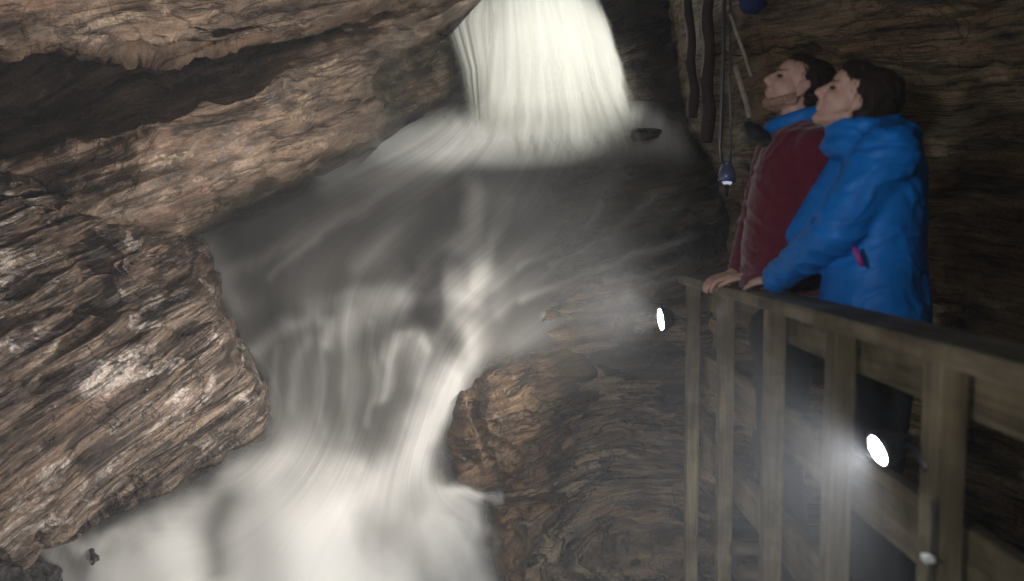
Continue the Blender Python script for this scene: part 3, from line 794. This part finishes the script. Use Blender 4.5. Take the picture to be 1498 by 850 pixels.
bm = bmesh.new()
tube_bm(bm, [V(1096, -60, 4.7), V(1097, -20, 4.7), V(1098, -14, 4.7), V(1100, -4, 4.7), V(1101, 8, 4.7), V(1102, 16, 4.7), V(1102, 20, 4.7)], [0.012, 0.014, 0.04, 0.075, 0.08, 0.055, 0.012], 20)
for v in bm.verts: v.co += Vector((0.010, 0.008, 0)) * math.sin(v.co.z * 60 + v.co.x * 40)
o = bm_obj('blob', bm, plain('dark_blue_matte', (0.012, 0.03, 0.13), 0.8, 0, 24, 0.3, 0.4), None, True); recentre(o)  # small rounded dark blue shape at the top edge
tag(o, 'small dark blue bundle hanging at the top edge above the man in maroon', 'blob')

# ------------------------------------------------------------------ people
def capsule(bm, a, b, ra, rb, seg=16):
    a, b = Vector(a), Vector(b)
    t = (b - a); L = t.length
    t = t / L if L > 1e-6 else Vector((0, 0, 1))
    pts, rr = [], []
    for k in range(5):
        th = math.pi / 2 * (1 - k / 4.0)
        pts.append(a - t * ra * math.sin(th)); rr.append(max(ra * math.cos(th), ra * 0.03))
    for k in range(5):
        th = math.pi / 2 * k / 4.0
        pts.append(b + t * rb * math.sin(th)); rr.append(max(rb * math.cos(th), rb * 0.03))
    ref = t.orthogonal().normalized(); bn = t.cross(ref)
    rings = []
    for p, r in zip(pts, rr):
        rings.append([bm.verts.new(p + (ref * math.cos(2 * math.pi * k / seg) + bn * math.sin(2 * math.pi * k / seg)) * r) for k in range(seg)])
    for x, y in zip(rings[:-1], rings[1:]):
        for k in range(seg): bm.faces.new((x[k], x[(k + 1) % seg], y[(k + 1) % seg], y[k]))
    bm.faces.new(rings[0][::-1]); bm.faces.new(rings[-1])

def ellipsoid(bm, m, c, r):
    """m: 4x4 frame, c centre and r radii in that frame"""
    q = bmesh.ops.create_uvsphere(bm, u_segments=20, v_segments=14, radius=1)
    bmesh.ops.transform(bm, matrix=m @ Matrix.Translation(c) @ Matrix.Diagonal((*r, 1)), verts=q['verts'])

def loft(bm, rings, seg=28):
    """rings: (centre, axis_a, axis_b) with axes already scaled"""
    rr = []
    for c, a, b in rings:
        rr.append([bm.verts.new(c + a * math.cos(2 * math.pi * k / seg) + b * math.sin(2 * math.pi * k / seg)) for k in range(seg)])
    for x, y in zip(rr[:-1], rr[1:]):
        for k in range(seg): bm.faces.new((x[k], x[(k + 1) % seg], y[(k + 1) % seg], y[k]))
    bm.faces.new(rr[0][::-1]); bm.faces.new(rr[-1])

def fuse(name, bm, voxel, mat, parent, smooth_it=4, disp=None):
    bmesh.ops.recalc_face_normals(bm, faces=bm.faces)
    me = bpy.data.meshes.new(name); bm.to_mesh(me); bm.free()
    o = bpy.data.objects.new(name, me); COL.objects.link(o)
    r = o.modifiers.new('r', 'REMESH'); r.mode = 'VOXEL'; r.voxel_size = voxel; r.use_smooth_shade = True
    s = o.modifiers.new('s', 'SMOOTH'); s.factor = 0.5; s.iterations = smooth_it
    dg = bpy.context.evaluated_depsgraph_get(); dg.update()
    me2 = bpy.data.meshes.new_from_object(o.evaluated_get(dg))
    o.modifiers.clear(); o.data = me2; bpy.data.meshes.remove(me); me2.name = name
    me2.materials.clear(); me2.materials.append(mat)
    n = len(me2.vertices)
    if disp is not None:
        co = np.empty(n * 3, np.float32); me2.vertices.foreach_get('co', co)
        no = np.empty(n * 3, np.float32); me2.vertices.foreach_get('normal', no)
        co = co.reshape(-1, 3).astype(float); no = no.reshape(-1, 3)
        co = co + no * disp(co)[:, None]
        me2.vertices.foreach_set('co', co.ravel().astype(np.float32)); me2.update()
    me2.polygons.foreach_set('use_smooth', np.ones(len(me2.polygons), bool))
    if parent is not None:
        o.parent = parent; o.matrix_parent_inverse = parent.matrix_world.inverted()
    return o

M_skin = plain('skin', (0.50, 0.31, 0.24), 0.5, 0, 60, 0.10, 0.1, 0.4, 0.15)
M_hair = plain('dark_brown_hair', (0.022, 0.014, 0.010), 0.65, 0, 140, 0.6, 0.6, 0.25)
M_eye = plain('dark_eye', (0.03, 0.022, 0.018), 0.15, 0, 50, 0.2, 0.0)
M_lip = plain('lips', (0.43, 0.225, 0.18), 0.5, 0, 50, 0.1, 0.1)
M_blue = plain('blue_shell_fabric', (0.003, 0.15, 0.50), 0.55, 0, 26, 0.12, 0.25, 0.25)
M_maroon = plain('maroon_fleece', (0.105, 0.010, 0.024), 0.85, 0, 50, 0.2, 0.35, 0.2, 0, 0.3)
M_navy = plain('black_shell_fabric', (0.012, 0.013, 0.018), 0.6, 0, 26, 0.2)
M_trous = plain('charcoal_trouser_cloth', (0.02, 0.02, 0.024), 0.8, 0, 40, 0.2)
M_boot = plain('brown_boot_leather', (0.05, 0.032, 0.022), 0.6, 0, 30, 0.3)
M_pink = plain('magenta_tape', (0.35, 0.02, 0.25), 0.5)

def hand_geo(bm, wrist, fdir, side, up, curl=0.9, s=1.0):
    """palm and five fingers; fdir: finger direction, up: back of the hand, side: thumb side"""
    w = Vector(wrist); f = Vector(fdir).normalized(); up = Vector(up); up = (up - f * up.dot(f)).normalized()
    sd = up.cross(f); sd = sd if sd.dot(Vector(side)) > 0 else -sd
    capsule(bm, w, w + f * 0.03 * s, 0.026 * s, 0.028 * s)
    for k in (-0.026, -0.009, 0.009, 0.026):
        capsule(bm, w + f * 0.02 * s + sd * k * 0.7 * s, w + f * 0.085 * s + sd * k * s, 0.016 * s, 0.0125 * s, 10)
    lens = [(0.030, 0.78), (0.010, 0.95), (-0.010, 1.0), (-0.029, 0.9)]
    for off, ln in [(0.030, 0.92), (0.010, 1.0), (-0.010, 0.95), (-0.030, 0.76)]:
        p = w + f * 0.085 * s + sd * off * s
        a = 0.15
        for L, r0, r1 in ((0.042, 0.0098, 0.0090), (0.027, 0.0090, 0.0084), (0.022, 0.0084, 0.0074)):
            dv = f * math.cos(a) - up * math.sin(a) + sd * off * 2.2
            q = p + dv.normalized() * L * ln * s
            capsule(bm, p, q, r0 * s, r1 * s, 10)
            p = q; a += curl * 0.55
    p = w + f * 0.025 * s + sd * 0.024 * s
    for L, r, dv in ((0.040, 0.0125, f * 0.7 + sd * 0.75 - up * 0.15), (0.032, 0.0105, f * 0.9 + sd * 0.35 - up * 0.35), (0.026, 0.009, f * 0.95 + sd * 0.1 - up * 0.4)):
        q = p + dv.normalized() * L * s
        capsule(bm, p, q, r * s, r * 0.9 * s, 10); p = q

def head_frame(c, face, tilt_up, roll=0):
    f = Vector(face); f.z = 0; f.normalize()
    left = Vector((0, 0, 1)).cross(f)
    m = Matrix((f, left, Vector((0, 0, 1)))).transposed()
    m = m @ Matrix.Rotation(-math.radians(tilt_up), 3, 'Y') @ Matrix.Rotation(math.radians(roll), 3, 'X')
    return Matrix.Translation(c) @ m.to_4x4()

def head_geo(bm, H, s=1.0, nose=1.0):
    E = lambda c, r: ellipsoid(bm, H, Vector(c) * s, tuple(x * s for x in r))
    C = lambda a, b, ra, rb: capsule(bm, H @ (Vector(a) * s), H @ (Vector(b) * s), ra * s, rb * s, 14)
    E((-0.012, 0, 0.035), (0.098, 0.075, 0.082))
    E((0.028, 0, -0.015), (0.066, 0.062, 0.088))
    E((0.030, 0, -0.066), (0.056, 0.052, 0.042))
    E((0.068, 0, -0.094), (0.022, 0.024, 0.018))
    E((0.055, 0, 0.045), (0.042, 0.056, 0.042))
    for y in (-1, 1):
        C((0.082, 0.010 * y, 0.024), (0.070, 0.045 * y, 0.022), 0.012, 0.011)
        E((0.060, 0.036 * y, -0.024), (0.032, 0.022, 0.026))
        E((-0.006, 0.077 * y, -0.008), (0.020, 0.008, 0.032))
        E((-0.016, 0.080 * y, 0.008), (0.015, 0.008, 0.019))
        C((0.00, 0.060 * y, -0.055), (0.055, 0.030 * y, -0.090), 0.018, 0.014)
        E((0.100, 0.011 * y, -0.030), (0.010, 0.008, 0.008))
    C((0.088, 0, 0.018), (0.106 + 0.006 * nose, 0, -0.022), 0.0105, 0.0135)
    E((0.086, 0, -0.048), (0.014, 0.024, 0.011))
    E((0.084, 0, -0.063), (0.013, 0.021, 0.010))
    C((-0.020, 0, -0.045), (-0.062, 0, -0.105), 0.056, 0.056)

def person(label, headc, face, tilt, hs, neck, chest_rings, arms, legs, jmat, jname, hair_long, roll=0, arm_r=1.0):
    base = (legs[0][-1] + legs[1][-1]) / 2
    e = empty('person', (base.x, base.y, 0), label, 'person')
    H = head_frame(headc, face, tilt, roll)
    # ---- body, one continuous mesh
    bm = bmesh.new()
    head_geo(bm, H, hs)
    loft(bm, [(c, a * 0.80, b * 0.78) for c, a, b in chest_rings])
    capsule(bm, H @ Vector((-0.050 * hs, 0, -0.085 * hs)), neck, 0.055 * hs, 0.066)
    for sh, el, wr, fd, side, up in arms:
        capsule(bm, sh, el, 0.052, 0.042); capsule(bm, el, wr, 0.042, 0.027)
        hand_geo(bm, wr, fd, side, up)
    for hp, kn, an in legs:
        capsule(bm, hp, kn, 0.082, 0.055); capsule(bm, kn, an, 0.055, 0.04)
    fuse('body', bm, 0.0052, M_skin, e, 3)
    # ---- jacket
    bm = bmesh.new()
    loft(bm, chest_rings)
    for sh, el, wr, fd, side, up in arms:
        sh, el, wr = Vector(sh), Vector(el), Vector(wr)
        capsule(bm, sh, el, 0.078 * arm_r, 0.064 * arm_r); capsule(bm, el, wr - (wr - el).normalized() * 0.01, 0.064 * arm_r, 0.046 * arm_r)
        cuff = wr - (wr - el).normalized() * 0.012
        capsule(bm, cuff - (wr - el).normalized() * 0.03, cuff, 0.047 * arm_r, 0.044 * arm_r)
        capsule(bm, chest_rings[-3][0], sh, 0.10, 0.074 * arm_r)
    def folds(co):
        w = fbm(co * 3.0, 2, 4)
        q = np.stack([co[:, 0] * 7 + w, co[:, 1] * 7 + w, co[:, 2] * 17 + 2.0 * w], -1)
        n = fbm(q, 3, 9)
        q2 = np.stack([co[:, 0] * 15 + 2 * w, co[:, 1] * 15 - 2 * w, co[:, 2] * 30 + 3 * w], -1)
        n2 = fbm(q2, 2, 19)
        return 0.008 * (1 - np.abs(n)) ** 3 - 0.004 + 0.003 * n + 0.0012 * (1 - np.abs(n2)) ** 4
    return e, H, bm, folds

def hair(e, H, s, pieces, seed):
    bm = bmesh.new()
    for c, r in pieces: ellipsoid(bm, H, Vector(c) * s, tuple(x * s for x in r))
    Hi = np.array(H.inverted())
    def dsp(co):
        l = co @ Hi[:3, :3].T + Hi[:3, 3]
        q = np.stack([l[:, 0] * 26, l[:, 1] * 75, l[:, 2] * 30], -1)
        return 0.0035 * fbm(q, 3, seed)
    o = fuse('hair', bm, 0.0055, M_hair, e, 2, dsp)
    # loose strands over the mass, combed back and down
    me = o.data; bm = bmesh.new(); bm.from_mesh(me); bm.verts.ensure_lookup_table()
    R = random.Random(seed); H3 = H.to_3x3(); n0 = len(bm.verts)
    down = H3 @ Vector((-0.55, 0, -0.8))
    src = [(bm.verts[i].co.copy(), bm.verts[i].normal.copy()) for i in R.sample(range(n0), min(3000, n0))]
    for p, nn in src:
        t = (down + Vector((R.uniform(-.35, .35), R.uniform(-.35, .35), R.uniform(-.3, .3))))
        t = (t - nn * t.dot(nn) * 0.9)
        if t.length < 0.1: continue
        t.normalize(); L = R.uniform(0.018, 0.045) * s; lift = R.uniform(0.001, 0.005)
        pts = [p - nn * 0.003 + t * L * k / 4 + nn * (lift * math.sin(k / 4 * 2.4) * 2 - 0.0006 * k * k) for k in range(5)]
        w = R.uniform(0.0011, 0.0022) * s
        tube_bm(bm, pts, [w, w, w * 0.9, w * 0.6, w * 0.2], 4, False)
    bm.to_mesh(me); bm.free()
    me.polygons.foreach_set('use_smooth', np.ones(len(me.polygons), bool))
    return o

def face_bits(e, H, s):
    for y in (-1, 1):
        bm = bmesh.new(); ellipsoid(bm, H, Vector((0.079, 0.031 * y, 0.003)) * s, (0.0125 * s, 0.014 * s, 0.0075 * s)); bm_obj('eye', bm, M_eye, e, True)
        bm = bmesh.new(); capsule(bm, H @ (Vector((0.093, 0.014 * y, 0.026)) * s), H @ (Vector((0.076, 0.050 * y, 0.026)) * s), 0.0030 * s, 0.0018 * s, 8); bm_obj('eyebrow', bm, M_hair, e, True)
    bm = bmesh.new(); ellipsoid(bm, H, Vector((0.0945, 0, -0.0515)) * s, (0.006 * s, 0.020 * s, 0.004 * s)); ellipsoid(bm, H, Vector((0.0920, 0, -0.0605)) * s, (0.006 * s, 0.018 * s, 0.004 * s)); bm_obj('lips', bm, M_lip, e, True)

def rings_along(pts, fdir, spec):
    """pts: centres from hem to shoulders; spec: (half width across, half depth)"""
    f = Vector(fdir); out = []
    for i, (p, (w, dp)) in enumerate(zip(pts, spec)):
        t = (pts[min(i + 1, len(pts) - 1)] - pts[max(i - 1, 0)]).normalized()
        a = f.cross(t).normalized(); b = t.cross(a).normalized()
        out.append((p, a * w, b * dp))
    return out

# --- person in blue
fB = Vector((-0.93, 0.37, 0))
cB = [V(1282, 478, 2.37), V(1278, 430, 2.37), V(1280, 370, 2.37), V(1284, 310, 2.36), V(1290, 255, 2.36), V(1290, 218, 2.36), V(1278, 196, 2.36), V(1262, 186, 2.36)]
spB = [(0.205, 0.150), (0.205, 0.148), (0.195, 0.135), (0.20, 0.130), (0.20, 0.120), (0.165, 0.105), (0.105, 0.085), (0.075, 0.070)]
rB = rings_along(cB, fB, spB)
hipB = V(1282, 470, 2.37)
latB = Vector((0, 0, 1)).cross(fB)           # her left: towards the camera
armsB = []
shL = V(1300, 226, 2.22); elL = V(1226, 336, 2.24); wrL = V(1136, 409, 2.62)
armsB.append((shL, elL, wrL, (-0.12, 0.9, -0.05), (-1, 0, 0), (-0.1, 0, 1)))
shR = V(1268, 222, 2.53); elR = V(1190, 330, 2.66); wrR = V(1104, 405, 2.86)
armsB.append((shR, elR, wrR, (-0.75, 0.6, -0.10), (0, -1, 0), (0, 0.1, 1)))
def leg(h, off, x, y):
    hp = Vector((h.x, h.y, 0.90)) + off
    an = Vector((x, y, 0.075)); kn = hp.lerp(an, 0.5) + Vector((-0.03, 0.01, 0))
    return (hp, kn, an)
legsB = [leg(hipB, latB * 0.09, hipB.x + 0.02, hipB.y - 0.11), leg(hipB, -latB * 0.09, hipB.x + 0.06, hipB.y + 0.12)]
eB, HB, bmB, folds = person('person in bright blue jacket with dark hair looking up with one hand on the railing', V(1250, 150, 2.36), (-0.90, 0.25, 0), 30, 0.92, V(1274, 198, 2.36), rB, armsB, legsB, M_blue, 'jacket', True, 0, 1.12)
hoodm = Matrix.Translation(V(1312, 196, 2.36)) @ Matrix.Rotation(math.radians(20), 4, 'Y')
ellipsoid(bmB, hoodm, (0, 0, -0.01), (0.055, 0.125, 0.050))
NB = V(1270, 204, 2.36)
for k in range(14):
    t0, t1 = k / 14 * 2 * math.pi, (k + 1) / 14 * 2 * math.pi
    pt = lambda t: NB + fB * (math.cos(t) * 0.088) + latB * (math.sin(t) * 0.088) + Vector((0, 0, 0.018 + 0.016 * math.cos(t)))
    capsule(bmB, pt(t0), pt(t1), 0.034, 0.034, 10); capsule(bmB, pt(t0) + Vector((0, 0, -0.05)), pt(t1) + Vector((0, 0, -0.05)), 0.046, 0.046, 10)
fuse('jacket', bmB, 0.0075, M_blue, eB, 5, folds)
bm = bmesh.new(); zp = V(1254, 378, 2.15)
tube_bm(bm, [V(1250, 362, 2.172), V(1256, 378, 2.168), V(1262, 390, 2.168)], [0.006, 0.008, 0.005], 8); bm_obj('zip_pull', bm, M_pink, eB, True)
hair(eB, HB, 0.92, [((-0.035, 0, 0.045), (0.092, 0.088, 0.088)), ((-0.060, 0, 0.0), (0.068, 0.078, 0.105)), ((-0.080, 0, -0.06), (0.056, 0.072, 0.095)), ((-0.045, 0.062, -0.045), (0.034, 0.020, 0.070)), ((-0.045, -0.062, -0.045), (0.034, 0.020, 0.070)), ((0.030, 0, 0.088), (0.055, 0.062, 0.034)),
                     ((0.045, 0.035, 0.073), (0.034, 0.030, 0.030)), ((0.045, -0.035, 0.073), (0.034, 0.030, 0.030)), ((-0.03, 0.074, 0.02), (0.040, 0.014, 0.045)), ((-0.03, -0.074, 0.02), (0.040, 0.014, 0.045))], 61)
face_bits(eB, HB, 0.92)

# --- person in maroon
fM = Vector((-0.96, 0.28, 0))
cM = [V(1148, 432, 2.86), V(1148, 400, 2.86), V(1150, 350, 2.86), V(1156, 300, 2.86), V(1164, 250, 2.86), V(1172, 210, 2.86), V(1176, 186, 2.86), V(1174, 172, 2.86)]
spM = [(0.20, 0.155), (0.20, 0.155), (0.20, 0.150), (0.215, 0.150), (0.215, 0.142), (0.18, 0.115), (0.11, 0.085), (0.078, 0.075)]
rM = rings_along(cM, fM, spM)
hipM = V(1148, 430, 2.86); latM = Vector((0, 0, 1)).cross(fM)
armsM = [(V(1196, 218, 2.68), V(1190, 325, 2.70), V(1128, 401, 2.82), (-0.8, 0.6, -0.05), (0, 1, 0), (0, 0, 1)),
         (V(1140, 212, 3.02), V(1108, 318, 3.12), V(1082, 399, 3.10), (-0.75, -0.2, -0.15), (0, -1, 0), (0, 0, 1))]
legsM = [leg(hipM, latM * 0.09, hipM.x + 0.02, hipM.y - 0.10), leg(hipM, -latM * 0.09, hipM.x + 0.05, hipM.y + 0.12)]
eM, HM, bmM, folds = person('person in maroon jacket with blue collar leaning on the railing and looking up', V(1166, 130, 2.84), (-0.93, 0.10, 0), 29, 0.95, V(1176, 180, 2.86), rM, armsM, legsM, M_maroon, 'jacket', False, 0, 1.05)
capsule(bmM, V(1196, 176, 2.80), V(1210, 178, 2.95), 0.05, 0.05)
fuse('jacket', bmM, 0.0075, M_maroon, eM, 3, folds)
bm = bmesh.new()
for k in range(9):
    t0, t1 = k / 9 * math.pi * 0.95 - 1.1, (k + 1) / 9 * math.pi * 0.95 - 1.1
    pt = lambda t: cM[-1] + fM * (math.cos(t) * 0.105) + latM * (math.sin(t) * 0.095) + Vector((0, 0, -0.01 - 0.028 * math.cos(t)))
    capsule(bm, pt(t0), pt(t1), 0.030, 0.030, 12)
fuse('collar', bm, 0.006, M_blue, eM, 3)
bm = bmesh.new()
capsule(bm, V(1103, 192, 2.88), V(1120, 206, 2.84), 0.030, 0.026); capsule(bm, V(1095, 184, 2.90), V(1104, 194, 2.88), 0.018, 0.03); capsule(bm, V(1120, 206, 2.82), V(1146, 214, 2.76), 0.022, 0.012)
fuse('scarf', bm, 0.006, M_navy, eM, 3)
hair(eM, HM, 0.95, [((-0.030, 0, 0.052), (0.088, 0.080, 0.078)), ((-0.060, 0, 0.005), (0.058, 0.072, 0.080)), ((0.022, 0, 0.094), (0.052, 0.058, 0.030)), ((-0.030, 0.070, 0.030), (0.035, 0.013, 0.032)), ((-0.030, -0.070, 0.030), (0.035, 0.013, 0.032))], 71)
face_bits(eM, HM, 0.95)
bm = bmesh.new()
for y in (-1, 1):
    capsule(bm, HM @ (Vector((0.004, 0.062 * y, -0.050)) * .95), HM @ (Vector((0.056, 0.034 * y, -0.092)) * .95), 0.0185 * .95, 0.017 * .95)
ellipsoid(bm, HM, Vector((0.066, 0, -0.094)) * .95, (0.026 * .95, 0.028 * .95, 0.020 * .95))
ellipsoid(bm, HM, Vector((0.036, 0, -0.082)) * .95, (0.046 * .95, 0.046 * .95, 0.030 * .95))
fuse('beard', bm, 0.005, plain('ginger_beard', (0.32, 0.19, 0.13), 0.8, 0, 160, 0.5, 0.8), eM, 2, lambda co: 0.0025 * fbm(co * 120, 2, 3))

for e, legs, f in ((eB, legsB, fB), (eM, legsM, fM)):
    bm = bmesh.new()
    for hp, kn, an in legs:
        capsule(bm, hp, kn, 0.105, 0.076); capsule(bm, kn, an, 0.076, 0.062)
    capsule(bm, legs[0][0], legs[1][0], 0.125, 0.125)
    fuse('trousers', bm, 0.012, M_trous, e, 4)
    for hp, kn, an in legs:
        bm = bmesh.new()
        capsule(bm, an + Vector((0, 0, 0.07)), an, 0.062, 0.058); capsule(bm, an + Vector((0, 0, -0.028)), an + f * 0.15 + Vector((0, 0, -0.034)), 0.048, 0.042)
        fuse('boot', bm, 0.009, M_boot, e, 3)

# ------------------------------------------------------------------ air and world
HAZE = 0.013
if HAZE > 0:
    bm = bmesh.new(); box_bm(bm, Vector((0, 5.0, 1.9)), (18, 18, 9.0))
    N = NT('cave_mist')
    pv = N.n('ShaderNodeVolumePrincipled'); pv.inputs['Color'].default_value = (0.86, 0.88, 0.9, 1); pv.inputs['Density'].default_value = HAZE
    pv.inputs['Anisotropy'].default_value = 0.3
    for k in ('Density Attribute', 'Color Attribute', 'Temperature Attribute'): pv.inputs[k].default_value = ''
    N.m.cycles.homogeneous_volume = True
    N.l(pv.outputs[0], N.out.inputs['Volume'])
    hz = bm_obj('haze', bm, N.m); tag(hz, 'thin spray mist filling the cave', kind='stuff')

w = bpy.data.worlds.new('World'); sc.world = w; w.use_nodes = True
nt = w.node_tree; bg = nt.nodes['Background']
sky = nt.nodes.new('ShaderNodeTexSky'); sky.sky_type = 'NISHITA'; sky.sun_disc = False
sky.sun_elevation = math.radians(12); sky.sun_rotation = math.radians(200)
nt.links.new(sky.outputs[0], bg.inputs[0]); bg.inputs[1].default_value = 0.006

sc.render.engine = 'CYCLES'
c = sc.cycles
c.use_denoising = True
try: c.denoiser = 'OPENIMAGEDENOISE'
except Exception: pass
c.use_adaptive_sampling = True; c.adaptive_threshold = 0.03
c.max_bounces = 4; c.diffuse_bounces = 2; c.glossy_bounces = 2; c.transmission_bounces = 2; c.transparent_max_bounces = 10; c.volume_bounces = 0
c.sample_clamp_indirect = 4.0; c.caustics_reflective = False; c.caustics_refractive = False
sc.view_settings.view_transform = 'Standard'; sc.view_settings.look = 'None'
sc.view_settings.exposure = 0; sc.view_settings.gamma = 1
